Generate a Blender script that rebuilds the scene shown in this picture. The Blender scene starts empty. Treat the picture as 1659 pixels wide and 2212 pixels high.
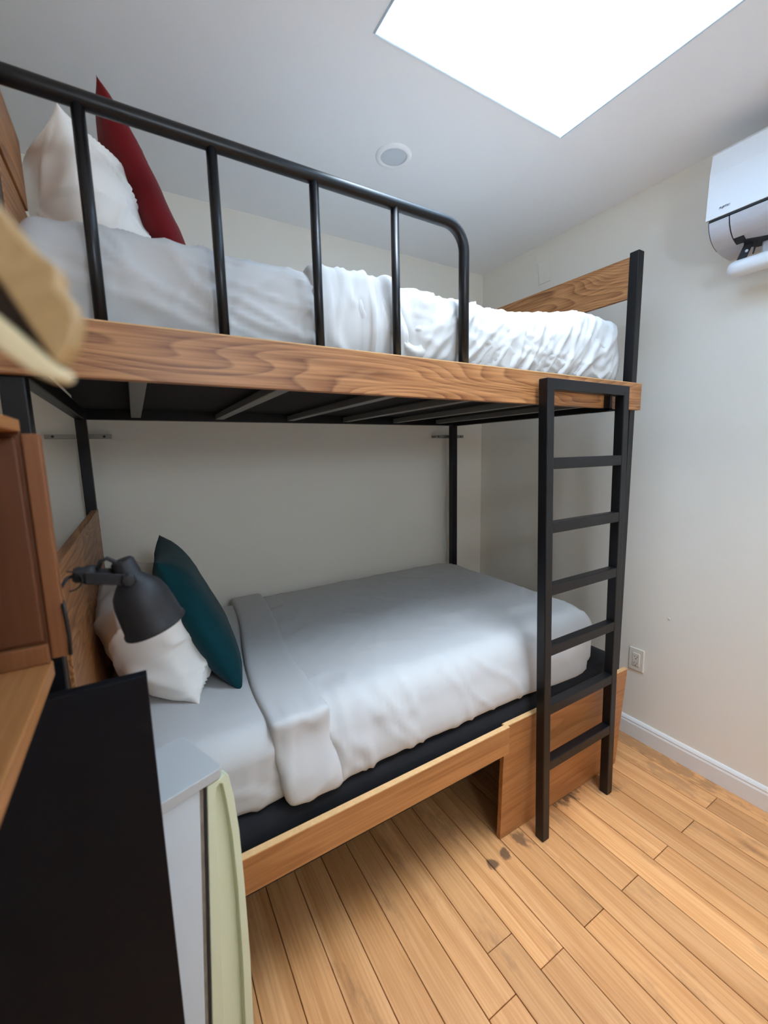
import bpy, bmesh, math, random
from mathutils import Vector, Matrix, noise
random.seed(7)
S = bpy.context.scene
COL = S.collection

# ------------------------------------------------------------------ camera
CAM = Vector((-2.05385, -2.14039, 1.45496))
YAW, PITCH, ROLL = math.radians(30.631), math.radians(-8.1), math.radians(-1.3063)
FPX, FW, FH = 899.58, 1659, 2212
def cam_axes():
    f = Vector((math.cos(PITCH)*math.sin(YAW), math.cos(PITCH)*math.cos(YAW), math.sin(PITCH)))
    r = Vector((math.cos(YAW), -math.sin(YAW), 0)); u = r.cross(f)
    return r*math.cos(ROLL)+u*math.sin(ROLL), -r*math.sin(ROLL)+u*math.cos(ROLL), f
CR, CU, CF = cam_axes()
cd = bpy.data.cameras.new('camera'); co = bpy.data.objects.new('camera', cd); COL.objects.link(co)
m = Matrix((CR, CU, -CF)).transposed().to_4x4(); m.translation = CAM; co.matrix_world = m
cd.sensor_fit = 'HORIZONTAL'; cd.sensor_width = 36; cd.lens = FPX/FW*36; cd.clip_start = .01
cd.dof.use_dof = True; cd.dof.focus_distance = 1.9; cd.dof.aperture_fstop = 4.4
S.camera = co

# ------------------------------------------------------------------ world, daylight through the skylight, exposure
H = 2.579
SKY = dict(x0=-1.39, x1=-.609, y0=-2.75, y1=-1.027, top=4.0)  # shaft stretched up and out of view to bring more light in
w = bpy.data.worlds.new('overcast_sky'); S.world = w; w.use_nodes = True
bg = w.node_tree.nodes['Background']; bg.inputs[0].default_value = (.77, .9, 1.04, 1); bg.inputs[1].default_value = 37
pl = bpy.data.lights.new('skylight_portal', 'AREA'); pl.shape = 'RECTANGLE'
pl.size = SKY['x1']-SKY['x0']; pl.size_y = SKY['y1']-SKY['y0']
pl.cycles.is_portal = True
po = bpy.data.objects.new('skylight_portal', pl); COL.objects.link(po)
po.location = ((SKY['x0']+SKY['x1'])/2, (SKY['y0']+SKY['y1'])/2, SKY['top']-.01)
FILL_WIN = dict(x0=-1.85, x1=-1.5, z0=1.74, z1=2.06)      # unseen window added in the front wall as fill light, behind the camera
pl2 = bpy.data.lights.new('fill_window_portal', 'AREA'); pl2.shape = 'RECTANGLE'
pl2.size = FILL_WIN['x1']-FILL_WIN['x0']; pl2.size_y = FILL_WIN['z1']-FILL_WIN['z0']; pl2.cycles.is_portal = True
po2 = bpy.data.objects.new('fill_window_portal', pl2); COL.objects.link(po2)
po2.location = ((FILL_WIN['x0']+FILL_WIN['x1'])/2, -3.04, (FILL_WIN['z0']+FILL_WIN['z1'])/2); po2.rotation_euler = (math.radians(90), 0, 0)
V = S.view_settings
V.view_transform = 'Standard'; V.look = 'None'; V.gamma = 1; V.use_curve_mapping = False; V.exposure = 0.1
S.cycles.max_bounces = 10; S.cycles.diffuse_bounces = 7; S.cycles.use_adaptive_sampling = True; S.cycles.adaptive_threshold = .045; S.cycles.glossy_bounces = 3; S.cycles.caustics_reflective = False; S.cycles.caustics_refractive = False

# ------------------------------------------------------------------ materials
def srgb(r, g, b):
    f = lambda c: (c/255/12.92) if c/255 <= .04045 else ((c/255+.055)/1.055)**2.4
    return (f(r), f(g), f(b), 1)
def mat(name, color, rough=.6, metal=0, bump=0, bscale=200, spec=.5, sheen=0, vary=0, vscale=3):
    M = bpy.data.materials.new(name); M.use_nodes = True
    nt = M.node_tree; b = nt.nodes['Principled BSDF']
    b.inputs['Base Color'].default_value = color; b.inputs['Roughness'].default_value = rough
    b.inputs['Metallic'].default_value = metal; b.inputs['Specular IOR Level'].default_value = spec
    if sheen: b.inputs['Sheen Weight'].default_value = sheen
    g = nt.nodes.new('ShaderNodeNewGeometry')
    if vary:
        n = nt.nodes.new('ShaderNodeTexNoise'); n.inputs['Scale'].default_value = vscale; n.inputs['Detail'].default_value = 4
        nt.links.new(g.outputs['Position'], n.inputs['Vector'])
        cr = nt.nodes.new('ShaderNodeValToRGB'); e = cr.color_ramp.elements
        e[0].position = .3; e[1].position = .7
        e[0].color = [c*(1-vary) for c in color[:3]]+[1]; e[1].color = [min(1, c*(1+vary)) for c in color[:3]]+[1]
        nt.links.new(n.outputs[0], cr.inputs[0]); nt.links.new(cr.outputs[0], b.inputs['Base Color'])
    if bump:
        n = nt.nodes.new('ShaderNodeTexNoise'); n.inputs['Scale'].default_value = bscale; n.inputs['Detail'].default_value = 3
        nt.links.new(g.outputs['Position'], n.inputs['Vector'])
        bp = nt.nodes.new('ShaderNodeBump'); bp.inputs['Strength'].default_value = bump; bp.inputs['Distance'].default_value = .002
        nt.links.new(n.outputs[0], bp.inputs['Height']); nt.links.new(bp.outputs[0], b.inputs['Normal'])
    return M
def wood(name, axis, c0, c1, c2, rough=.45, ring=9, scale=1.0, stretch=.11, contrast=1, stains=None, rnd=0, bump=.15):
    """oak laminate: contour lines of stretched noise give cathedral grain; fine streaks on top"""
    M = bpy.data.materials.new(name); M.use_nodes = True
    nt = M.node_tree; N = nt.nodes; L = nt.links; b = N['Principled BSDF']; b.inputs['Roughness'].default_value = rough
    g = N.new('ShaderNodeNewGeometry'); pos = g.outputs['Position']
    if rnd:
        oi = N.new('ShaderNodeObjectInfo'); k = N.new('ShaderNodeVectorMath'); k.operation = 'SCALE'
        k.inputs[0].default_value = (31, 17, 13); L.new(oi.outputs['Random'], k.inputs['Scale'])
        ad = N.new('ShaderNodeVectorMath'); ad.operation = 'ADD'; L.new(pos, ad.inputs[0]); L.new(k.outputs[0], ad.inputs[1]); p2 = ad.outputs[0]
    else: p2 = pos
    def stretched(s, a):
        mp = N.new('ShaderNodeMapping'); sc = [s, s, s]; sc[axis] = s*a
        mp.inputs['Scale'].default_value = sc; L.new(p2, mp.inputs['Vector']); return mp.outputs[0]
    n1 = N.new('ShaderNodeTexNoise'); n1.inputs['Scale'].default_value = 6*scale; n1.inputs['Detail'].default_value = 1.5
    n1.inputs['Distortion'].default_value = .25
    L.new(stretched(1, stretch), n1.inputs['Vector'])
    mu = N.new('ShaderNodeMath'); mu.operation = 'MULTIPLY'; mu.inputs[1].default_value = ring; L.new(n1.outputs[0], mu.inputs[0])
    fr = N.new('ShaderNodeMath'); fr.operation = 'FRACT'; L.new(mu.outputs[0], fr.inputs[0])
    n2 = N.new('ShaderNodeTexNoise'); n2.inputs['Scale'].default_value = 150*scale; n2.inputs['Detail'].default_value = 3
    L.new(stretched(1, .03), n2.inputs['Vector'])
    n3 = N.new('ShaderNodeTexNoise'); n3.inputs['Scale'].default_value = 14*scale; n3.inputs['Detail'].default_value = 2
    L.new(stretched(1, .08), n3.inputs['Vector'])
    r1 = N.new('ShaderNodeValToRGB'); e = r1.color_ramp.elements
    e[0].position = 0; e[0].color = c0; e[1].position = 1; e[1].color = c0
    q = e.new(.12); q.color = c2; q = e.new(.5); q.color = c1; q = e.new(.82); q.color = [x*.5+y*.5 for x, y in zip(c0, c1)]
    L.new(fr.outputs[0], r1.inputs[0])
    r2 = N.new('ShaderNodeValToRGB'); r2.color_ramp.elements[0].position = .38; r2.color_ramp.elements[1].position = .62
    r2.color_ramp.elements[0].color = c0; r2.color_ramp.elements[1].color = c2
    L.new(n2.outputs[0], r2.inputs[0])
    mx = N.new('ShaderNodeMix'); mx.data_type = 'RGBA'; mx.inputs[0].default_value = .45
    L.new(r1.outputs[0], mx.inputs[6]); L.new(r2.outputs[0], mx.inputs[7])
    flat = N.new('ShaderNodeMix'); flat.data_type = 'RGBA'; flat.inputs[0].default_value = contrast
    flat.inputs[6].default_value = c1; L.new(mx.outputs[2], flat.inputs[7]); out = flat.outputs[2]
    # slow tone change along the board
    hs = N.new('ShaderNodeHueSaturation'); mr = N.new('ShaderNodeMapRange'); mr.inputs[3].default_value = .88; mr.inputs[4].default_value = 1.12
    L.new(n3.outputs[0], mr.inputs[0]); L.new(mr.outputs[0], hs.inputs['Value']); L.new(out, hs.inputs['Color']); out = hs.outputs[0]
    if rnd:
        h2 = N.new('ShaderNodeHueSaturation'); m2 = N.new('ShaderNodeMapRange'); m2.inputs[3].default_value = 1-rnd; m2.inputs[4].default_value = 1+rnd
        L.new(oi.outputs['Random'], m2.inputs[0]); L.new(m2.outputs[0], h2.inputs['Value'])
        L.new(out, h2.inputs['Color']); out = h2.outputs[0]
    if stains:
        ns = N.new('ShaderNodeTexNoise'); ns.inputs['Scale'].default_value = 9; ns.inputs['Detail'].default_value = 7; ns.inputs['Roughness'].default_value = .68
        L.new(stretched(1, .35), ns.inputs['Vector'])
        rs = N.new('ShaderNodeValToRGB'); rs.color_ramp.elements[0].position = .57; rs.color_ramp.elements[1].position = .76
        L.new(ns.outputs[0], rs.inputs[0]); fac = rs.outputs[0]
        sc_ = N.new('ShaderNodeMath'); sc_.operation = 'MULTIPLY'; sc_.inputs[1].default_value = .55; L.new(fac, sc_.inputs[0]); fac = sc_.outputs[0]
        nb = N.new('ShaderNodeTexNoise'); nb.inputs['Scale'].default_value = 45; nb.inputs['Detail'].default_value = 4
        mp = N.new('ShaderNodeMapping'); mp.inputs['Scale'].default_value = (1, .45, 1); L.new(pos, mp.inputs['Vector']); L.new(mp.outputs[0], nb.inputs['Vector'])
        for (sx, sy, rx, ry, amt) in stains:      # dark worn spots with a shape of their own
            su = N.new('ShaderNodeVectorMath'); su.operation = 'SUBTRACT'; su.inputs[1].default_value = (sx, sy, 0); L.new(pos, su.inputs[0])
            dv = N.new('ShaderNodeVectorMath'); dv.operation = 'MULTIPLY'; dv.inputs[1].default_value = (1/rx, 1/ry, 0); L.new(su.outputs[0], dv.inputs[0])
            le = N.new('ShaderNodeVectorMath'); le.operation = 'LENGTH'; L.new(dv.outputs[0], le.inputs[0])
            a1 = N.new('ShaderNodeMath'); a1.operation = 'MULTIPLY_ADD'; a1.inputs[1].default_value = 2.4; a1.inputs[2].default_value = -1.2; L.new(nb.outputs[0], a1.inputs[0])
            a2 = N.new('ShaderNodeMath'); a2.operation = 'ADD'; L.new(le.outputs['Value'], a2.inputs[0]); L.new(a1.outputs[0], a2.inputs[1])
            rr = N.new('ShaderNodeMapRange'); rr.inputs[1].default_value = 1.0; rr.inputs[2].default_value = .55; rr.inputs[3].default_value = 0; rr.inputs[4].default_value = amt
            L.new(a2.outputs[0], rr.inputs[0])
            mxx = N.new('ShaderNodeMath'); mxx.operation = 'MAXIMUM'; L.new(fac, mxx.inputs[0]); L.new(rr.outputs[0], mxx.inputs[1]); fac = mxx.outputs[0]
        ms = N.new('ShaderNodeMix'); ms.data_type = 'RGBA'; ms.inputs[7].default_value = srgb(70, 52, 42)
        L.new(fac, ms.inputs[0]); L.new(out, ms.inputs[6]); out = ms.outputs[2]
    L.new(out, b.inputs['Base Color'])
    return M
OAK = (srgb(112, 64, 30), srgb(172, 114, 66), srgb(188, 132, 82))
M_oak_x = wood('oak_laminate_x', 0, *OAK, ring=34, stretch=.15, scale=1.0)
M_oak_y = wood('oak_laminate_y', 1, *OAK, ring=34, stretch=.15, scale=1.0)
M_oak_low = wood('oak_laminate_low', 0, srgb(140, 86, 44), srgb(172, 116, 67), srgb(184, 129, 79), ring=9, stretch=.08, contrast=.7)
M_ply = mat('pale_board_edge', srgb(212, 168, 116), .6, vary=.08, vscale=60)
M_floor = wood('maple_floor', 1, srgb(182, 122, 70), srgb(214, 154, 98), srgb(223, 166, 112), rough=.42, ring=4, stretch=.05, contrast=.8, rnd=.12, bump=.08,
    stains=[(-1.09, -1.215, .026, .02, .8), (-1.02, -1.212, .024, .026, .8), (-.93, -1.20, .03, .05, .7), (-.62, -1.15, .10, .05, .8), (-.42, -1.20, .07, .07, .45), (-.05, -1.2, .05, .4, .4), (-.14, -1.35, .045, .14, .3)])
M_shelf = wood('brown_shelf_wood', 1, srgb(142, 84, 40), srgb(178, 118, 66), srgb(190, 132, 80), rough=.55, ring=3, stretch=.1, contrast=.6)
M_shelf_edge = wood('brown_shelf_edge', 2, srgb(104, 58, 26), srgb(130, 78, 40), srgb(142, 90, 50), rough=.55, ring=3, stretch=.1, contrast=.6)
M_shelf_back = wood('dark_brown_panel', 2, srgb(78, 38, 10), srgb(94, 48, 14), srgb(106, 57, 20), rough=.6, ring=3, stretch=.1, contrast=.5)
M_black = mat('black_powdercoat', srgb(15, 15, 18), .36, spec=.38)
M_slat = mat('grey_steel_slat', srgb(118, 118, 116), .5, metal=.2)
M_base = mat('black_fabric_base', srgb(15, 15, 20), .95, bump=.3, bscale=900)
M_blackboard = mat('black_board', srgb(6, 8, 15), .6, bump=.05, spec=.2)
M_wall = mat('white_wall_paint', srgb(238, 233, 222), .85)
M_ceil = mat('white_ceiling_paint', srgb(247, 247, 248), .9)
M_well = mat('dimmed_well_white', srgb(184, 198, 208), .85)  # white well darkened and blued in its colour to hold down its brightness
M_trim = mat('white_trim_gloss', srgb(232, 232, 230), .35)
M_sheet = mat('white_cotton', srgb(192, 191, 190), .85)
M_pillow = mat('white_pillow_cotton', srgb(238, 233, 226), .88, bump=.12, bscale=500, sheen=.2)
M_red = mat('dark_red_velvet', srgb(108, 21, 25), .85, sheen=.08, bump=.2, bscale=700, vary=.12, vscale=8, spec=.15)
M_teal = mat('dark_teal_velvet', srgb(3, 54, 62), .85, sheen=.06, bump=.2, bscale=700, vary=.12, vscale=8, spec=.15)
M_ac = mat('white_plastic', srgb(233, 236, 240), .3)
M_acgrey = mat('grey_white_plastic', srgb(196, 196, 202), .4)
M_dark = mat('dark_gap', srgb(28, 30, 38), .6)
M_logo = mat('grey_lettering', srgb(86, 92, 104), .5)
M_frw = mat('fridge_white', srgb(192, 202, 208), .4)
M_frt = mat('fridge_top_grey', srgb(176, 177, 176), .5)
M_frg = mat('pale_green_plastic', srgb(202, 208, 178), .4)
M_rust = mat('rubber_gasket', srgb(120, 112, 100), .7, vary=.3, vscale=30)
M_lamp = mat('dark_grey_metal', srgb(40, 39, 41), .5, bump=.15, bscale=700, spec=.35)
M_cable = mat('black_cable', srgb(20, 20, 22), .5)
M_steel = mat('galvanised_steel', srgb(150, 150, 145), .35, metal=.8)
M_outlet = mat('ivory_plastic', srgb(226, 220, 208), .4)
M_lens = mat('frosted_lens', srgb(214, 220, 226), .35)
M_tan = wood('tan_wood', 0, srgb(150, 116, 72), srgb(176, 142, 96), srgb(190, 158, 112), ring=2, contrast=.5)
M_cream = mat('cream_wood', srgb(222, 204, 164), .5)
M_tandark = mat('dark_brown_slot', srgb(44, 28, 18), .7)
M_patch = mat('painted_plate', srgb(218, 215, 206), .8)

# ------------------------------------------------------------------ helpers
def tag(o, label=None, cat=None, group=None, kind=None):
    if label: o['label'] = label
    if cat: o['category'] = cat
    if group: o['group'] = group
    if kind: o['kind'] = kind
    return o
def thing(name, loc, label=None, cat=None, group=None, kind=None):
    o = bpy.data.objects.new(name, None); COL.objects.link(o); o.location = loc; o.empty_display_size = .05
    return tag(o, label, cat, group, kind)
def wm(o):
    l = Vector(o.location)
    return l if o.parent is None else l+wm(o.parent)
def obj(name, bm, material, parent=None, smooth=False, bevel=0, segs=2):
    """mesh built in world coordinates; its origin moves to its base centre"""
    bmesh.ops.recalc_face_normals(bm, faces=bm.faces)
    lo = Vector([min(v.co[i] for v in bm.verts) for i in range(3)]); hi = Vector([max(v.co[i] for v in bm.verts) for i in range(3)])
    org = Vector(((lo.x+hi.x)/2, (lo.y+hi.y)/2, lo.z))
    bmesh.ops.translate(bm, verts=bm.verts, vec=-org)
    me = bpy.data.meshes.new(name); bm.to_mesh(me); bm.free()
    me.materials.append(material)
    if smooth:
        for p in me.polygons: p.use_smooth = True
    o = bpy.data.objects.new(name, me); COL.objects.link(o)
    if parent: o.parent = parent; o.location = org-wm(parent)
    else: o.location = org
    if bevel:
        md = o.modifiers.new('bevel', 'BEVEL'); md.width = bevel; md.segments = segs; md.limit_method = 'ANGLE'
    return o
def B(*boxes):
    bm = bmesh.new()
    for (x0, x1, y0, y1, z0, z1) in boxes:
        v = [bm.verts.new((x, y, z)) for x in (x0, x1) for y in (y0, y1) for z in (z0, z1)]
        for f in ((0, 1, 3, 2), (4, 6, 7, 5), (0, 4, 5, 1), (2, 3, 7, 6), (0, 2, 6, 4), (1, 5, 7, 3)): bm.faces.new([v[i] for i in f])
    return bm
def box(name, x0, x1, y0, y1, z0, z1, material, parent=None, bevel=.002):
    return obj(name, B((x0, x1, y0, y1, z0, z1)), material, parent, bevel=bevel)
def beam(name, p, q, side, wid, dep, material, parent=None, bevel=.003):
    """square bar from p to q; 'side' is the width direction"""
    p, q, s = Vector(p), Vector(q), Vector(side).normalized(); d = (q-p).normalized(); n = d.cross(s).normalized()
    bm = bmesh.new(); R = []
    for c in (p, q):
        R.append([bm.verts.new(c+s*a*wid/2+n*b*dep/2) for a, b in ((-1, -1), (1, -1), (1, 1), (-1, 1))])
    for i in range(4): bm.faces.new((R[0][i], R[0][(i+1) % 4], R[1][(i+1) % 4], R[1][i]))
    bm.faces.new(R[0][::-1]); bm.faces.new(R[1])
    return obj(name, bm, material, parent, bevel=bevel)
def tube_bm(pts, rad, seg=14, bm=None, cap=True):
    bm = bm or bmesh.new(); pts = [Vector(p) for p in pts]; n = len(pts); rings = []
    ref = None
    for i, p in enumerate(pts):
        t = (pts[min(i+1, n-1)]-pts[max(i-1, 0)]).normalized()
        if ref is None:
            ref = Vector((0, 0, 1)) if abs(t.z) < .9 else Vector((1, 0, 0))
        a = (ref-t*ref.dot(t)).normalized(); b = t.cross(a); ref = a
        r = rad[i] if isinstance(rad, (list, tuple)) else rad
        rings.append([bm.verts.new(p+(a*math.cos(k*2*math.pi/seg)+b*math.sin(k*2*math.pi/seg))*r) for k in range(seg)])
    for i in range(n-1):
        for k in range(seg): bm.faces.new((rings[i][k], rings[i][(k+1) % seg], rings[i+1][(k+1) % seg], rings[i+1][k]))
    if cap: bm.faces.new(rings[0][::-1]); bm.faces.new(rings[-1])
    return bm
def tube(name, pts, rad, material, parent=None, seg=14):
    return obj(name, tube_bm(pts, rad, seg), material, parent, smooth=True)
def lathe_bm(prof, org, axis, seg=40, bm=None, closed=False):
    """prof: (radius, distance along axis)"""
    bm = bm or bmesh.new(); axis = Vector(axis).normalized()
    a = axis.orthogonal().normalized(); b = axis.cross(a); org = Vector(org); R = []
    for r, h in prof:
        R.append([bm.verts.new(org+axis*h+(a*math.cos(k*2*math.pi/seg)+b*math.sin(k*2*math.pi/seg))*max(r, 1e-5)) for k in range(seg)])
    P = list(zip(R, R[1:]))+([(R[-1], R[0])] if closed else [])
    for s, t in P:
        for k in range(seg): bm.faces.new((s[k], s[(k+1) % seg], t[(k+1) % seg], t[k]))
    return bm
def prism_bm(pts, vec, bm=None):
    """planar polygon pts extruded by vec"""
    bm = bm or bmesh.new(); vec = Vector(vec)
    a = [bm.verts.new(Vector(p)) for p in pts]; b = [bm.verts.new(Vector(p)+vec) for p in pts]
    n = len(pts); bm.faces.new(a[::-1]); bm.faces.new(b)
    for i in range(n): bm.faces.new((a[i], a[(i+1) % n], b[(i+1) % n], b[i]))
    return bm
def softbox(x0, x1, y0, y1, z0, z1, rp, rv, step, disp=None, warp=None, rb=None):
    """cushion-like box: plan corners rounded by rp, top edges by rv, bottom edges by rb; disp(p,n) moves along the normal"""
    hx, hy, hz = (x1-x0)/2, (y1-y0)/2, (z1-z0)/2; cx, cy, cz = (x0+x1)/2, (y0+y1)/2, (z0+z1)/2
    rb = rv if rb is None else rb
    nx, ny, nz = [max(2, int(2*h/step)) for h in (hx, hy, hz)]
    bm = bmesh.new(); cache = {}
    def mapp(x, y, z):
        ix = max(-(hx-rp), min(hx-rp, x)); iy = max(-(hy-rp), min(hy-rp, y)); dx, dy = x-ix, y-iy
        if dx and dy:
            L = math.hypot(dx, dy); k = max(abs(dx), abs(dy))/L; dx *= k; dy *= k
            e = rp-math.hypot(dx, dy); nx_, ny_ = dx/math.hypot(dx, dy), dy/math.hypot(dx, dy)
        else:
            ex, ey = hx-abs(x), hy-abs(y)
            if ex < ey: e = ex; nx_, ny_ = math.copysign(1, x), 0
            else: e = ey; nx_, ny_ = 0, math.copysign(1, y)
        X, Y = ix+dx, iy+dy
        r = rv if z > 0 else rb
        if e < r and abs(z) > hz-r:
            a = r-e; b = abs(z)-(hz-r); L = math.hypot(a, b); k = max(a, b)/L if L else 1
            a2, b2 = a*k, b*k; de = (r-a2)-e
            X -= nx_*de; Y -= ny_*de; z = math.copysign(hz-r+b2, z)
        return Vector((cx+X, cy+Y, cz+z))
    def vert(i, j, k):
        key = (i, j, k)
        if key not in cache: cache[key] = bm.verts.new(mapp(-hx+2*hx*i/nx, -hy+2*hy*j/ny, -hz+2*hz*k/nz))
        return cache[key]
    def quad(a, b, c, d): bm.faces.new((vert(*a), vert(*b), vert(*c), vert(*d)))
    for i in range(nx):
        for j in range(ny):
            for k in (0, nz): quad((i, j, k), (i+1, j, k), (i+1, j+1, k), (i, j+1, k))
    for i in range(nx):
        for k in range(nz):
            for j in (0, ny): quad((i, j, k), (i+1, j, k), (i+1, j, k+1), (i, j, k+1))
    for j in range(ny):
        for k in range(nz):
            for i in (0, nx): quad((i, j, k), (i, j+1, k), (i, j+1, k+1), (i, j, k+1))
    bmesh.ops.recalc_face_normals(bm, faces=bm.faces)
    if warp:
        for v in bm.verts: v.co = warp(v.co)
    if disp:
        bm.normal_update(); D = [(v, v.normal.copy()*disp(v.co, v.normal)) for v in bm.verts]
        for v, d in D: v.co += d
    return bm
def nz(x, y, z): return noise.noise(Vector((x, y, z)))
def ridge(x, y, z): return (1-abs(nz(x, y, z))*2.2)
def crease(x, y, z, p=6): return max(0, 1-abs(nz(x, y, z))*3.2)**p
def smooth(a, b, x):
    t = max(0, min(1, (x-a)/(b-a))); return t*t*(3-2*t)
def pillow_bm(a, b, T, seed, n=46, pinch=.10, wr=.004, pw=.55):
    """pillow in local axes: u width 2a, v height 2b, thickness 2T, pinched edges and pointed corners"""
    bm = bmesh.new(); G = {}; edgev = []
    for s in (1, -1):
        for i in range(n+1):
            for j in range(n+1):
                u, v = -1+2*i/n, -1+2*j/n
                edge = i in (0, n) or j in (0, n)
                if s == -1 and edge: G[s, i, j] = G[1, i, j]; continue
                uu = math.sin(u*math.pi/2)*.6+u*.4; vv = math.sin(v*math.pi/2)*.6+v*.4
                x = a*uu*(1-pinch*(1-vv*vv)*abs(uu)); y = b*vv*(1-pinch*(1-uu*uu)*abs(vv))
                t = T*max(0, (1-uu**4)*(1-vv**4))**pw
                q = max(0, (1-uu*uu)*(1-vv*vv))**.3
                G[s, i, j] = bm.verts.new((x, y, s*t))
                edgev.append((G[s, i, j], edge, q, s))
    for s in (1, -1):
        for i in range(n):
            for j in range(n):
                f = [G[s, i, j], G[s, i+1, j], G[s, i+1, j+1], G[s, i, j+1]]
                bm.faces.new(f if s > 0 else f[::-1])
    inner = [v for v, e, q, s in edgev if not e]
    for _ in range(3): bmesh.ops.smooth_vert(bm, verts=inner, factor=.5, use_axis_x=True, use_axis_y=True, use_axis_z=True)
    bm.normal_update()
    for v, e, q, s in edgev:
        x, y = v.co.x, v.co.y; r = math.hypot(abs(x)-a, abs(y)-b)      # folds fan out from the corners
        an = math.atan2(b-abs(y), a-abs(x)+1e-6)
        d = .8*crease(an*3.2+seed+(1.7 if x > 0 else 0)+(3.1 if y > 0 else 0), r*2.2, s*2.4, 2)*math.exp(-((r-.11)/.10)**2)
        d += .55*crease((x*.5+y)*11+seed, (x-y*.5)*4, s*3.3, 2)+.4*nz(x*9+seed, y*11, s*2)
        v.co += v.normal*d*wr*min(1, q*1.4)
    return bm
def place(bm, ex, ey, org):
    ex, ey = Vector(ex).normalized(), Vector(ey).normalized(); ey = (ey-ex*ey.dot(ex)).normalized(); ez = ex.cross(ey)
    M = Matrix((ex, ey, ez)).transposed().to_4x4(); M.translation = Vector(org)
    bmesh.ops.transform(bm, matrix=M, verts=bm.verts); return bm
def bend(bm, f):
    for v in bm.verts: v.co = f(v.co)
    return bm

# ================================================================== THE ROOM
XL, YF = -2.75, -3.0           # left and front walls, out of view
fl = tag(box('floor', XL, 0, YF, 0, -.06, -.0165, mat('subfloor', srgb(70, 44, 24), .9), bevel=0), 'honey-toned wooden plank floor', kind='structure')
PW = .1005
def plank(x0, x1, y0, y1):
    g = .0011
    o = box('plank', x0+g, x1-g, y0+g, y1-g, -.0165, random.uniform(-.0006, 0), M_floor, fl, bevel=.0012); o.modifiers['bevel'].segments = 1
plank(-.0925, -.002, YF, -1.9); plank(-.0925, -.002, -1.9, 0)
k = 0; x = -.0925
while x > XL+.01:
    x0 = max(x-PW, XL)
    cuts = [-1.503-.004*(x+.09)/-1.3] if k % 2 == 0 else ([-1.40, -2.6] if k == 11 else [-.45-.07*(k % 5), -2.25-.06*(k % 3)])
    if k % 2 == 0: cuts = [-.3-.05*(k % 3)]+cuts+[-2.7]
    ys = [0]+cuts+[YF]
    for a, b in zip(ys, ys[1:]): plank(x0, x, b, a)
    x = x0; k += 1
tag(box('wall_back', XL, .1, 0, .1, -.06, H+.1, M_wall, bevel=0), kind='structure')
wr_ = tag(box('wall_right', 0, .1, YF, 0, -.06, H+.1, M_wall, bevel=0), kind='structure')
tag(box('wall_left', XL-.1, XL, YF, .1, -.06, H+.1, M_wall, bevel=0), kind='structure')
q = FILL_WIN
tag(obj('wall_front', B((XL-.1, q['x0'], YF-.1, YF, -.06, H+.1), (q['x1'], .1, YF-.1, YF, -.06, H+.1), (q['x0'], q['x1'], YF-.1, YF, -.06, q['z0']), (q['x0'], q['x1'], YF-.1, YF, q['z1'], H+.1)), M_wall), kind='structure')
tag(obj('fill_window', B((q['x0'], q['x0']+.03, YF-.08, YF-.05, q['z0'], q['z1']), (q['x1']-.03, q['x1'], YF-.08, YF-.05, q['z0'], q['z1']),
    (q['x0']+.03, q['x1']-.03, YF-.08, YF-.05, q['z0'], q['z0']+.03), (q['x0']+.03, q['x1']-.03, YF-.08, YF-.05, q['z1']-.03, q['z1'])), M_trim), kind='structure')  # frame of the added fill window, out of view
s = SKY
tag(obj('ceiling', B((XL, s['x0'], YF, 0, H, H+.1), (s['x1'], 0, YF, 0, H, H+.1), (s['x0'], s['x1'], YF, s['y0'], H, H+.1), (s['x0'], s['x1'], s['y1'], 0, H, H+.1)), M_ceil), kind='structure')
tag(obj('window_1', B((s['x0']-.04, s['x0'], s['y0']-.04, s['y1']+.04, H+.1, s['top']), (s['x1'], s['x1']+.04, s['y0']-.04, s['y1']+.04, H+.1, s['top']),
    (s['x0'], s['x1'], s['y0']-.04, s['y0'], H+.1, s['top']), (s['x0'], s['x1'], s['y1'], s['y1']+.04, H+.1, s['top'])), M_well),
    'bright white skylight well in the ceiling', kind='structure')
bead = tag(obj('trim_1', tube_bm([(s['x0'], s['y0'], H), (s['x0'], s['y1'], H), (s['x1'], s['y1'], H), (s['x1'], s['y0'], H)], .004, 6), M_well), kind='structure')
# baseboard with a rounded cap
prof = [(0, 0), (-.014, 0), (-.014, .07), (-.011, .078), (-.0115, .084), (-.007, .093), (-.003, .098), (0, .098)]
tag(obj('baseboard_right', prism_bm([(px, 0, pz) for px, pz in prof], (0, YF, 0)), M_trim), kind='structure')
# painted-over plate and a small chip on the right wall
obj('cover_plate', B((-.004, 0, -.52, -.445, 2.37, 2.485)), M_wall, wr_, bevel=.0015)
obj('plaster_chip', softbox(-.003, .001, -1.236, -1.226, .664, .672, .002, .001, .002), M_trim, wr_)

# ------------------------------------------------------------------ recessed ceiling lamp
cl = thing('ceiling_light', (-1.093, -.651, H), 'round white recessed ceiling light above the upper bunk', 'ceiling light')
obj('trim_ring', lathe_bm([(.052, .001), (.050, -.006), (.053, -.008), (.062, -.007), (.069, -.003), (.070, .0), (.07, .001)], (-1.093, -.651, H), (0, 0, 1), 48, closed=True), M_ceil, cl, smooth=True)
obj('lens', lathe_bm([(.0515, -.001), (.050, -.0025), (.03, -.004), (0, -.0045)], (-1.093, -.651, H), (0, 0, 1), 48), M_lens, cl, smooth=True)

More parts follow.
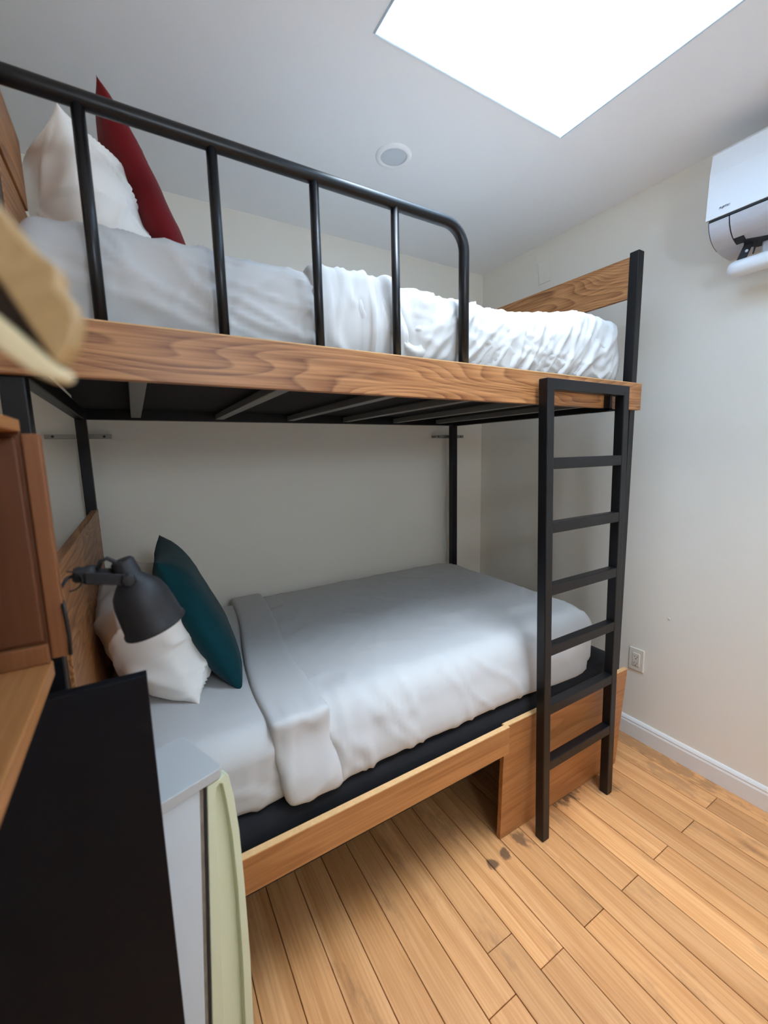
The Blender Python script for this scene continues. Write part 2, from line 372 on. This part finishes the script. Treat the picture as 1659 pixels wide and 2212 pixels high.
# ================================================================== BUNK BED
bed = thing('bunk_bed', (-1.24, -.62, 0), 'black metal bunk bed with oak-look boards along the wall', 'bunk bed')
PZ = 2.223
for (px, py, zt) in ((-.277, -1.15, PZ), (-.328, -.09, PZ), (-2.246, -1.15, PZ), (-2.24, -.09, PZ)):
    box('post', px, px+.038, py, py+.038, 0, zt, M_black, bed, .003)
fa = box('upper_fascia', -2.262, -.24, -1.172, -1.152, 1.605, 1.71, M_oak_x, bed, .0015)
box('edge_band', -2.262, -.2395, -1.1725, -1.152, 1.7085, 1.7112, M_ply, fa, 0)
# frame of the upper bunk, slats and deck
fr = box('front_rail', -2.208, -.277, -1.152, -1.112, 1.612, 1.655, M_slat, bed)
box('back_rail', -2.205, -.33, -.086, -.05, 1.613, 1.66, M_black, bed)
beam('end_rail', (-.30, -.09, 1.632), (-.262, -1.115, 1.632), (1, 0, 0), .03, .044, M_black, bed)
beam('end_rail', (-2.222, -.09, 1.632), (-2.227, -1.115, 1.632), (1, 0, 0), .03, .044, M_black, bed)
for sx in (-2.03, -1.70, -1.365, -1.06, -.745, -.44):
    box('slat', sx-.018, sx+.018, -1.115, -.085, 1.622, 1.645, M_slat, bed)
box('deck', -2.205, -.30, -1.115, -.085, 1.655, 1.672, M_base, bed)
# guard rail: bent tube and bars
gy, gz, gr = -1.138, 2.098, .0155
pts = [(-2.26, gy, gz), (-1.236, gy, gz)]
for i in range(1, 9):
    a = i/8*math.pi/2; pts.append((-1.236+.068*math.sin(a), gy, gz-.068+.068*math.cos(a)))
pts.append((-1.168, gy, 1.66))
pts = [(-2.26, gy, gz)]+[(-2.26+(i+1)*.1, gy, gz) for i in range(10)]+pts[1:]
grl = tube('guard_rail', pts, gr, M_black, bed, 18)
for bx in (-2.083, -1.857, -1.632, -1.407):
    tube('rail_bar', [(bx, gy, 1.66), (bx, gy, gz-.01)], .0112, M_black, bed, 16)
# foot and head boards of the upper bunk
beam('footboard', (-.3085, -.09, 2.13), (-.264, -1.115, 2.13), (0, 0, 1), .157, .018, M_oak_y, bed, .0015)
box('headboard_plank', -2.222, -2.204, -1.115, -.88, 2.0, 2.14, M_oak_y, bed, .0015)
box('headboard_plank', -2.222, -2.206, -1.115, -.088, 1.73, 1.99, M_oak_y, bed, .0015)
# lower bunk
box('lower_headboard', -2.222, -2.2, -1.112, -.052, .60, 1.25, M_oak_y, bed, .0015)
lb = obj('lower_base', softbox(-2.19, -.262, -1.165, -.06, .33, .532, .03, .02, .04), M_base, bed, smooth=True)
lr = box('lower_rail', -2.20, -1.008, -1.205, -1.187, .391, .492, M_oak_low, bed, .001)
box('edge_band', -2.20, -1.008, -1.2052, -1.187, .490, .4935, M_ply, lr, 0)
bm = prism_bm([(-1.012, -1.188, .485), (-.242, -1.188, .474), (-.262, -1.168, 0.002), (-.999, -1.162, 0.002)], (0, .018, 0))
sp = obj('side_panel', bm, M_oak_low, bed, bevel=.001)
bm = prism_bm([(-1.0075, -1.1882, .482), (-.2418, -1.1882, .471), (-.2418, -1.1882, .4745), (-1.0075, -1.1882, .4855)], (0, .0184, 0))
obj('edge_band', bm, M_ply, sp)
# wall brackets
for (x0, x1, xs) in ((-2.346, -2.123, (-2.32, -2.15)), (-.425, -.20, (-.405, -.225))):
    br = box('wall_bracket', x0, x1, -.046, -.043, 1.538, 1.556, M_steel, bed, .0008)
    for q in xs: obj('screw', lathe_bm([(0, .003), (.004, .002), (.005, 0)], (q, -.046, 1.547), (0, -1, 0), 12), M_dark, br)
    for q in (x0, x1-.012): box('standoff', q, q+.012, -.043, 0, 1.54, 1.554, M_steel, br, .0008)

# ladder
lad = thing('ladder', (-.65, -1.24, 0), 'black square-tube ladder leaning on the bunk bed side', 'ladder')
def ly(z): return -1.238+.033*z/1.685
for x0, x1 in ((-.874, -.888), (-.468, -.452)):
    for_top = x1
    beam('stile', (x0+.018, ly(0), 0), (x1+.018, ly(1.66), 1.665), (1, 0, 0), .036, .036, M_black, lad)
beam('rung', (-.888, ly(1.665), 1.665), (-.416, ly(1.665), 1.665), (0, 0, 1), .037, .036, M_black, lad)
for z in (1.406, 1.187, .966, .744, .519, .297):
    t = z/1.665; beam('rung', (-.874+.036-.014*t-.002, ly(z), z), (-.468+.016*t+.002, ly(z), z), (0, 0, 1), .038, .034, M_black, lad)
bm = tube_bm([(-.505, -1.183, 1.655), (-.505, -1.183, 1.60), (-.505, -1.165, 1.592), (-.505, -1.12, 1.592)], .006, 8)
hk = obj('hook', B((-.50, -.487, -1.2, -1.174, 1.592, 1.66), (-.50, -.487, -1.2, -1.12, 1.590, 1.604)), M_black, lad, bevel=.002)

# ------------------------------------------------------------------ bedding: lower bunk
mat_lo = thing('mattress', (-1.26, -.6, .53), 'white sheeted mattress on the lower bunk', 'mattress')
def d_sheet_lo(p, n):
    f = .0016*ridge(p.x*5, p.y*7, p.z*6)
    side = smooth(-1.02, -1.11, p.y)
    f += side*.007*crease(p.x*6+p.z*9, p.z*14-p.x*4, 2.3, 3)+side*.004*nz(p.x*11, p.z*8, 4)
    f += .002*crease(p.x*3+p.y*4, p.y*6-p.x*2, 7.7, 5)
    return f
obj('fitted_sheet', softbox(-2.185, -.38, -1.135, -.075, .530, .752, .09, .07, .014, d_sheet_lo, rb=.035), M_sheet, mat_lo, smooth=True)
duv = thing('duvet', (-1.05, -.62, .53), 'smooth white duvet with a folded-back band on the lower bunk', 'duvet')
def edge_x(p, off):   # slanting head-side hem of the bedding
    return off-.10*smooth(-.1, -1.0, p.y)+.028*smooth(.70, .52, p.z)
def d_duv(p, n):
    side = smooth(-1.0, -1.12, p.y)*(1-smooth(.76, .70, p.z)*0)
    f = .0018*ridge(p.x*4, p.y*5, 1)+.0012*crease(p.x*7+p.y*2, p.y*9, 3.3, 6)
    near = smooth(-1.25, -1.62, p.x)
    f += side*near*.011*crease(p.x*15+p.z*3, p.z*5, 1.7, 2)+side*near*.006*nz(p.x*23+p.z*9, p.z*7, 8)
    f += side*.004*nz(p.x*7, p.z*4, 3)+(1-side)*(.0035*crease((p.x+p.y*.4)*11, (p.y-p.x*.4)*4, 6.6, 4)+.003*crease((p.x*.4-p.y)*9, (p.x+p.y*.4)*5, 2.2, 5))
    f += side*.006*crease((p.x+p.z*.7)*12, (p.z-p.x*.7)*4, 4.4, 3)
    f += smooth(-.55, -.36, p.x)*.003*nz(p.y*14, p.z*8, 5)
    return f
def w_duv(lo, hi, hemdrop):
    def g(p):
        q = p.copy()
        t = (p.x-lo)/(hi-lo)
        h = edge_x(p, -1.70 if lo < -1.6 else lo)
        q.x = h+(hi-h)*t
        zb = smooth(.64, .52, p.z)          # hem line rises at the middle, drops to the foot
        q.z += zb*(.012*math.sin((q.x+.35)/-1.45*math.pi)-.028*smooth(-.95, -.55, q.x)-.012*smooth(-1.65, -1.8, q.x))
        # mattress sags outwards low at the front
        q.y -= .022*smooth(-1.0, -1.13, p.y)*smooth(.72, .58, p.z)*(1-smooth(-.6, -.4, q.x))
        return q
    return g
obj('cover', softbox(-1.71, -.355, -1.142, -.068, .528, .765, .17, .085, .0115, d_duv, w_duv(-1.71, -.355, 0), rb=.03), M_sheet, duv, smooth=True)
def w_fold(p):
    q = p.copy(); t = (p.x+1.72)/(.145)
    h0 = edge_x(p, -1.712); h1 = h0+.145+.02*smooth(-.3, -1.1, p.y)
    q.x = h0+(h1-h0)*t
    zb = smooth(.64, .52, p.z); q.z -= zb*.004
    q.y -= .024*smooth(-1.0, -1.13, p.y)*smooth(.72, .58, p.z)
    return q
def d_fold(p, n):
    side = smooth(-1.0, -1.12, p.y)
    return .0015*ridge(p.x*5, p.y*5, 2)+side*.006*crease(p.x*13+p.z*2, p.z*5, 4.7, 2)+side*.004*nz(p.x*17, p.z*6, 9)
obj('folded_band', softbox(-1.72, -1.575, -1.148, -.066, .541, .769, .02, .012, .0105, d_fold, w_fold, rb=.01), M_sheet, duv, smooth=True)

# pillows and cushion, lower bunk
bm = pillow_bm(.32, .178, .13, 3.1, n=72, wr=.02, pw=.78, pinch=.13)
wp = tag(obj('pillow', place(bm, (-.13, 1, .0), (-.33, 0, .94), (-2.055, -.60, .914)), M_pillow, smooth=True),
    'white pillow behind the dark lamp on the lower bunk', 'pillow')
bm = pillow_bm(.235, .238, .058, 8.4, pinch=.07, wr=.003)
tag(obj('cushion', place(bm, (.06, 1, 0.0), (-.40, .02, .9), (-1.917, -.655, .957)), M_teal, smooth=True),
    'dark teal velvet cushion on the lower bunk', 'cushion')

# ------------------------------------------------------------------ bedding: upper bunk
mu_ = thing('mattress', (-1.25, -.6, 1.672), 'white sheeted mattress on the upper bunk', 'mattress')
def d_sheet_up(p, n):
    side = smooth(-1.0, -1.075, p.y)
    f = .002*ridge(p.x*4, p.z*9, 1)
    f += side*(.011*crease((p.x*.55+p.z*.83)*9, (p.x*.83-p.z*.55)*3.2, 1.3, 3)+.008*crease((p.x*.3+p.z*.95)*19, (p.x*.95-p.z*.3)*4, 6.1, 3)+.006*crease((p.x*.8-p.z*.6)*8, (p.x*.6+p.z*.8)*4, 9.1, 4)+.004*nz(p.x*9, p.z*16, 2))
    return f
def w_up(p):
    q = p.copy(); q.y -= .02*math.sin(max(0, min(1, (p.z-1.69)/.22))*math.pi)*smooth(-1.0, -1.1, p.y); return q
obj('fitted_sheet', softbox(-2.2, -.32, -1.084, -.1, 1.672, 1.921, .025, .05, .0085, d_sheet_up, w_up, rb=.035), M_sheet, mu_, smooth=True)
du = thing('duvet', (-.95, -.6, 1.68), 'rumpled white duvet on the upper bunk', 'duvet')
def d_duv_up(p, n):
    side = smooth(-1.0, -1.09, p.y)
    a = p.x*.8-p.z*.62; b = p.x*.62+p.z*.8     # diagonal folds
    f = .003*ridge(p.x*4, p.z*6, 5)
    right = smooth(-1.38, -1.30, p.x)
    f += side*right*(.010*crease(a*13, b*3.0, 3.3, 2)+.007*crease(a*29, b*5, 8.3, 2)+.004*nz(a*24, b*6, 3)+.004*crease(p.x*7, p.z*22, 5.5, 3))
    f += side*(1-right)*(.009*crease(p.x*15+p.z*3, p.z*3, 2.6, 2)+.005*nz(p.x*19, p.z*5, 7))
    f += (1-side)*.004*nz(p.x*9, p.y*7, 2)
    return f
def w_dup(p):
    q = p.copy()
    q.z += smooth(1.8, 1.9, p.z)*(.052*smooth(-1.05, -.40, p.x)+.006*math.sin(p.x*9))
    q.y -= .022*math.sin(max(0, min(1, (p.z-1.69)/.24))*math.pi)*smooth(-1.0, -1.1, p.y)
    q.x += .03*(1.8-p.z)*smooth(-1.45, -1.6, p.x)
    return q
obj('cover', softbox(-1.612, -.272, -1.088, -.09, 1.69, 1.932, .07, .07, .008, d_duv_up, w_dup, rb=.05), M_sheet, du, smooth=True)
def d_fold_up(p, n):
    side = smooth(-1.0, -1.09, p.y)
    return .003*ridge(p.x*5, p.z*5, 2)+side*(.011*crease(p.x*16+p.z*3, p.z*3.5, 2.6, 2)+.006*crease(p.x*33, p.z*5, 7.7, 2)+.004*nz(p.x*17, p.z*5, 7))
def w_fup(p):
    q = p.copy(); q.y -= .024*math.sin(max(0, min(1, (p.z-1.68)/.25))*math.pi)*smooth(-1.0, -1.1, p.y); q.x += .22*(1.80-p.z)*smooth(-1.45, -1.37, p.x)*.6; return q
obj('folded_band', softbox(-1.632, -1.36, -1.091, -.088, 1.684, 1.938, .03, .03, .008, d_fold_up, w_fup, rb=.03), M_sheet, du, smooth=True)
bm = pillow_bm(.28, .15, .115, 5.7, n=72, wr=.018, pw=.74, pinch=.11)
tag(obj('pillow', place(bm, (-.03, 1, 0), (-.27, 0, .96), (-2.092, -.68, 2.05)), M_pillow, smooth=True),
    'white pillow leaning on the headboard of the upper bunk', 'pillow')
bm = pillow_bm(.235, .232, .05, 2.2, pinch=.07, wr=.003)
tag(obj('cushion', place(bm, (.03, 1, 0), (-.38, 0, .92), (-1.952, -.65, 2.112)), M_red, smooth=True),
    'dark red velvet cushion on the upper bunk', 'cushion')

# ------------------------------------------------------------------ wall unit: air conditioner
ac = thing('air_conditioner', (0, -1.75, 2.15), 'white wall-mounted air conditioner under the ceiling', 'air conditioner')
Y0, Y1 = -1.345, -2.15
pr = [(0, 2.50), (-.165, 2.488), (-.188, 2.468), (-.196, 2.40), (-.2, 2.255)]+[((1-t)**2*-.198+2*t*(1-t)*-.19+t*t*-.119, (1-t)**2*2.245+2*t*(1-t)*2.184+t*t*2.168) for t in [i/14 for i in range(15)]]+[(-.07, 2.160), (0, 2.158)]
obj('body', prism_bm([(a, Y0, b) for a, b in pr], (0, Y1-Y0, 0)), M_acgrey, ac, bevel=.003)
fp = [(-.165, 2.488), (-.192, 2.468), (-.204, 2.395), (-.209, 2.25), (-.199, 2.25), (-.195, 2.40), (-.186, 2.466), (-.165, 2.484)]
pn = obj('front_panel', prism_bm([(a, Y0+.004, b) for a, b in fp], (0, Y1-Y0-.008, 0)), M_ac, ac, bevel=.0015)
def arc(off, rng): return [(a-off*.9, b-off*.5) for a, b in rng]
low = [((1-t)**2*-.2+2*t*(1-t)*-.192+t*t*-.121, (1-t)**2*2.243+2*t*(1-t)*2.182+t*t*2.166) for t in [i/14 for i in range(15)]]
lowin = [(a+.004, b+.003) for a, b in low][::-1]
obj('end_cap', prism_bm([(a, Y0-.006, b) for a, b in arc(.004, low)+lowin], (0, -.058, 0)), M_acgrey, ac, bevel=.001)
obj('seam', prism_bm([(a, Y0-.0035, b) for a, b in arc(.0015, low)+lowin], (0, -.09, 0)), M_dark, ac)
low2 = low[:11]; lowin2 = [(a+.004, b+.003) for a, b in low2][::-1]
obj('louver', prism_bm([(a, Y0-.068, b) for a, b in arc(.005, low2)+lowin2], (0, -.72, 0)), M_acgrey, ac, bevel=.001)
obj('seam', B((-.2055, -.19, Y1+.01, Y0-.006, 2.2435, 2.2495)), M_dark, ac)
ob = obj('outlet_slot', prism_bm([(-.135, -1.432, 2.168), (-.10, -1.425, 2.1575), (-.06, -1.45, 2.1555), (-.06, -1.52, 2.1555), (-.10, -1.52, 2.16)], (0, 0, .004)), M_dark, ac)
tx = bpy.data.curves.new('lettering', 'FONT'); tx.body = 'FUJITSU'; tx.size = .0088; tx.extrude = .0006; tx.shear = .25; tx.offset = .00022
to = bpy.data.objects.new('lettering', tx); COL.objects.link(to)
dg = bpy.context.evaluated_depsgraph_get(); me = bpy.data.meshes.new_from_object(to.evaluated_get(dg)); bpy.data.objects.remove(to)
me.materials.append(M_logo); to = bpy.data.objects.new('lettering', me); COL.objects.link(to); to.parent = pn
ex, ey = Vector((0, -1, 0)), Vector((.035, 0, 1)).normalized()
mw = Matrix((ex, ey, ex.cross(ey))).transposed().to_4x4(); mw.translation = Vector((-.2083, -1.380, 2.2745))-wm(pn); to.matrix_local = mw
flp = obj('flap', softbox(-.135, -.075, -2.11, -1.382, 2.062, 2.114, .028, .022, .008), M_ac, ac, smooth=True)
obj('flap_arm', prism_bm([(-.105, -1.425, 2.165), (-.105, -1.45, 2.165), (-.105, -1.428, 2.108), (-.105, -1.402, 2.108)], (.008, 0, 0)), M_dark, ac)
obj('flap_arm', prism_bm([(-.10, -1.455, 2.165), (-.10, -1.462, 2.165), (-.10, -1.452, 2.125), (-.10, -1.449, 2.125)], (.004, 0, 0)), M_dark, ac)
obj('pivot_pin', lathe_bm([(0, .004), (.004, .003), (.005, 0)], (-.105, -1.434, 2.14), (-1, 0, 0), 12), M_ac, ac)
box('drain_stub', -.09, -.06, -1.50, -1.47, 2.10, 2.16, M_acgrey, ac, .006)

# ------------------------------------------------------------------ electrical outlet
ot = thing('electrical_outlet', (0, -1.1015, .355), 'ivory double electrical outlet low on the right wall', 'outlet')
pt = obj('cover_plate', B((-.006, 0, -1.137, -1.066, .354, .469)), M_outlet, ot, bevel=.003)
rc = obj('receptacle', B((-.0085, -.004, -1.1185, -1.0845, .378, .445)), M_outlet, ot, bevel=.0015)
for zc in (.4275, .394):
    for yy, hh in ((-1.108, .0075), (-1.095, .006)): obj('slot', B((-.009, -.0078, yy-.0011, yy+.0011, zc-hh/2, zc+hh/2)), M_dark, rc)
    obj('slot', lathe_bm([(0, .0006), (.0024, .0006), (.0026, 0)], (-.0085, -1.1015, zc-.0105), (-1, 0, 0), 12), M_dark, rc)

# ================================================================== LEFT FOREGROUND
# wooden cubby shelf carried by the left wall
sh = thing('cubby_shelf', (-2.45, -1.62, 1.18), 'open brown wooden cubby shelf at the left edge, beside the lamp', 'shelf')
XS = -2.167
box('bottom_board', XL, XS, -1.80, -1.482, 1.178, 1.20, M_shelf, sh, .002)
box('top_board', XL, XS, -1.80, -1.482, 1.489, 1.504, M_shelf, sh, .002)
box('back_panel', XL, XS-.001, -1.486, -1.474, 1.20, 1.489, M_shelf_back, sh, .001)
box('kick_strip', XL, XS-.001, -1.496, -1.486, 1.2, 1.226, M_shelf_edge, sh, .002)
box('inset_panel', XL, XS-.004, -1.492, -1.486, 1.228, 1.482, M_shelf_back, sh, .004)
box('shade_panel', XL, XS, -1.80, -1.785, 1.2, 1.489, M_shelf, sh, .002)  # unseen end panel added to keep the cubby interior dark
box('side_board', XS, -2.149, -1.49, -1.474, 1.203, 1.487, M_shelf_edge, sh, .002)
# black board and fridge
tag(box('black_board', XL, -2.0655, -1.518, -1.50, 0, 1.1635, M_blackboard, bevel=.0015), 'tall flat black board beside the small fridge', 'board')
fg = thing('mini_fridge', (-2.05, -1.36, 0), 'small white fridge with pale green door beside the lower bunk', 'fridge')
FA = Vector((-2.063, -1.431, .9)); FR = Vector((.92052, .38512, -.06575)); FU = Vector((.060657, .025377, .997836)); FN = Vector((-.38595, .92252, 0))
def fpt(r_, n_, u_): return FA+FR*r_+FN*n_+FU*u_
WN = .14
def fbox(name, r0, r1, n0, n1, u0, u1, material, parent, bevel=.002):
    bm = bmesh.new(); v = [bm.verts.new(fpt(a, b, c)) for a in (r0, r1) for b in (n0, n1) for c in (u0, u1)]
    for f in ((0, 1, 3, 2), (4, 6, 7, 5), (0, 4, 5, 1), (2, 3, 7, 6), (0, 2, 6, 4), (1, 5, 7, 3)): bm.faces.new([v[i] for i in f])
    return obj(name, bm, material, parent, bevel=bevel)
FB = -.868
fbox('body', -.13, .0645, .003, WN, FB, -.02, M_frw, fg, .004)
# worktop with rounded corners
def rrect(r0, r1, n0, n1, rad, seg=6):
    out = []
    for (cx_, cy_, a0) in ((r1-rad, n1-rad, 0), (r0+rad, n1-rad, 90), (r0+rad, n0+rad, 180), (r1-rad, n0+rad, 270)):
        for i in range(seg+1):
            a = math.radians(a0+90*i/seg); out.append((cx_+rad*math.cos(a), cy_+rad*math.sin(a)))
    return out
obj('top_plate', prism_bm([fpt(a, b, -.018) for a, b in rrect(-.135, .1065, -.002, WN+.003, .012)], FU*.019), M_frt, fg, bevel=.0015)
fbox('gasket', .0645, .0755, .006, WN-.004, FB, -.022, M_rust, fg, .001)
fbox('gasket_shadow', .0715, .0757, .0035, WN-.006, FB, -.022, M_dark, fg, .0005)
# door: side profile bulges; recess along its edge
dp = [(.1115, -.015), (.118, -.024), (.128, -.07), (.139, -.148), (.149, -.27), (.16, -.441), (.166, -.603), (.165, -.75), (.158, FB)]
door = obj('door', prism_bm([fpt(.0757, .012, -.021), fpt(.1, .012, -.021), fpt(.1085, .012, -.018)]+[fpt(a-.001, .012, b) for a, b in dp]+[fpt(.0757, .012, FB)], FN*(WN-.012)), M_frg, fg, bevel=.002)
# raised rim around the long grip recess on the near side of the door
rim_out = [(.0757, -.021), (.1, -.021), (.1085, -.018)]+dp+[(.0757, FB)]
rin = [(.091, -.045), (.094, -.034), (.099, -.03), (.1055, -.034), (.113, -.075), (.1235, -.148), (.134, -.27), (.1425, -.441), (.147, -.603), (.146, -.75), (.14, FB+.03), (.101, FB+.03), (.101, -.5)]
def strip(outer, inner, n0, n1):
    bm = bmesh.new(); q = 60
    def res(poly):
        P = [Vector(p) for p in poly]; P.append(P[0]); Ls = [0]
        for a, b in zip(P, P[1:]): Ls.append(Ls[-1]+(b-a).length)
        return P, Ls
    from mathutils.geometry import delaunay_2d_cdt
    vs = [Vector(p) for p in outer]+[Vector(p) for p in inner]; no, ni = len(outer), len(inner)
    ed = [(i, (i+1) % no) for i in range(no)]+[(no+i, no+(i+1) % ni) for i in range(ni)]
    r = delaunay_2d_cdt(vs, ed, [], 0, 1e-6)
    def inside(p, poly):
        c = False
        for i in range(len(poly)):
            (x1, y1), (x2, y2) = poly[i], poly[i-1]
            if (y1 > p[1]) != (y2 > p[1]) and p[0] < (x2-x1)*(p[1]-y1)/(y2-y1)+x1: c = not c
        return c
    V2, F2 = r[0], r[2]
    F2 = [f for f in F2 if (lambda c: inside(c, outer) and not inside(c, inner))((sum(V2[i].x for i in f)/len(f), sum(V2[i].y for i in f)/len(f)))]
    A = [bm.verts.new(fpt(p.x, n0, p.y)) for p in V2]
    fs = [bm.faces.new([A[i] for i in f]) for f in F2]
    ex_ = bmesh.ops.extrude_face_region(bm, geom=fs)
    bmesh.ops.translate(bm, verts=[g for g in ex_['geom'] if isinstance(g, bmesh.types.BMVert)], vec=FN*(n1-n0))
    for v in [v for v in bm.verts if not v.link_faces]: bm.verts.remove(v)
    return bm
obj('door_rim', strip(rim_out, rin, 0.0, .0125), M_frg, door, bevel=.0015)
for a, b in ((-.11, .02), (.05, .02), (-.11, WN-.02), (.05, WN-.02)):
    c = fpt(a, b, FB); obj('foot', lathe_bm([(0, -c.z), (.012, -c.z), (.012, .004)], c, (0, 0, 1), 14), M_dark, fg)

# clamp spotlight on the shelf's side board
lp = thing('spot_lamp', (-2.145, -1.42, 1.285), 'dark grey metal spot lamp clamped to the wooden shelf', 'lamp')
c0 = Vector((-2.0835, -1.42, 1.306)); c1 = Vector((-2.048, -1.42, 1.196)); ax = (c1-c0).normalized(); Ln = (c1-c0).length
pf = [(0.0001, 0), (.013, 0), (.0155, .003), (.017, .028), (.0225, .036), (.027, .041), (.0345, .052), (.0385, .066), (.0405, .085), (.0425, Ln-.006), (.0435, Ln-.004), (.0435, Ln), (.0415, Ln), (.0395, .085), (.033, .054), (.02, .042), (.0001, .04)]
obj('shade', lathe_bm(pf, c0, ax, 44), M_lamp, lp, smooth=True)
obj('rim', lathe_bm([(.0425, Ln-.0045), (.0447, Ln-.0035), (.0447, Ln+.0005), (.0425, Ln+.001)], c0, ax, 44, closed=True), M_lamp, lp, smooth=True)
pv = c0+ax*.030+Vector((0, -.0, 0))
for dy in (-.019, .019):
    beam('fork_arm', (-2.128, -1.42+dy*.75, 1.289), (-2.080, -1.42+dy, 1.2795), (0, 0, 1), .017, .004, M_lamp, lp, .001)
obj('fork_yoke', lathe_bm([(0, 0), (.009, 0), (.0115, .004), (.0115, .012), (.014, .016), (.014, .026), (0, .027)], (-2.143, -1.42, 1.293), (1, 0, -.15), 20), M_lamp, lp, smooth=True)
obj('thumb_knob', lathe_bm([(0, .008), (.008, .007), (.010, .004), (.010, 0), (0, 0)], (-2.076, -1.44, 1.279), (0, -1, 0), 8), M_lamp, lp)
obj('handle_loop', tube_bm([(-2.113, -1.42, 1.296), (-2.109, -1.42, 1.308), (-2.101, -1.42, 1.311), (-2.09, -1.42, 1.303), (-2.078, -1.42, 1.2965)], .003, 8), M_lamp, lp, smooth=True)
obj('cable', tube_bm([(-2.141, -1.42, 1.2925), (-2.15, -1.425, 1.290), (-2.156, -1.455, 1.281), (-2.147, -1.496, 1.27), (-2.1465, -1.4935, 1.25), (-2.146, -1.4925, 1.23), (-2.147, -1.492, 1.205)], .0024, 8), M_cable, lp, smooth=True)
cp = [Vector((-2.147, -1.44, 1.289))+Vector((.016*math.sin(a), 0, .014*math.cos(a))) for a in [i/16*math.pi for i in range(17)]]
obj('cable_loop', tube_bm(cp, .0011, 6), M_cable, lp, smooth=True)

# out-of-focus wooden arm close to the lens, fixed to the left wall
def npx(x, y, d): return CAM+(CF+CR*((x-FW/2)/FPX)+CU*((FH/2-y)/FPX))*d
arm = thing('wooden_arm', (-2.3, -1.83, 1.5), 'out-of-focus tan wooden arm with a dark slot close to the lens', 'wooden arm')
D = .15
up = [(-330, 20), (-60, 380), (20, 478), (70, 538), (112, 566), (124, 592), (121, 616), (150, 648), (163, 690), (150, 745), (122, 785), (112, 778), (60, 700), (0, 612), (-330, 180)]
obj('upper_arm', prism_bm([npx(a, b, D) for a, b in up], CF*.007), M_tan, arm, bevel=.002, segs=3)
dn = [(-330, 430), (0, 690), (60, 742), (112, 785), (140, 800), (132, 818), (110, 822), (60, 800), (0, 757), (-330, 500)]
obj('lower_arm', prism_bm([npx(a, b, D-.002) for a, b in dn], CF*.007), M_cream, arm, bevel=.0018, segs=3)
sl = [(-330, 100), (0, 560), (60, 650), (126, 755), (122, 795), (60, 770), (0, 720), (-330, 460)]
obj('slot_back', prism_bm([npx(a, b, D+.0075) for a, b in sl], CF*.004), M_tandark, arm)
e_ = npx(-330, 260, D+.008)
obj('wall_mount', B((XL, e_.x+.02, e_.y-.012, e_.y+.012, e_.z-.025, e_.z+.025)), M_tan, arm, bevel=.003)
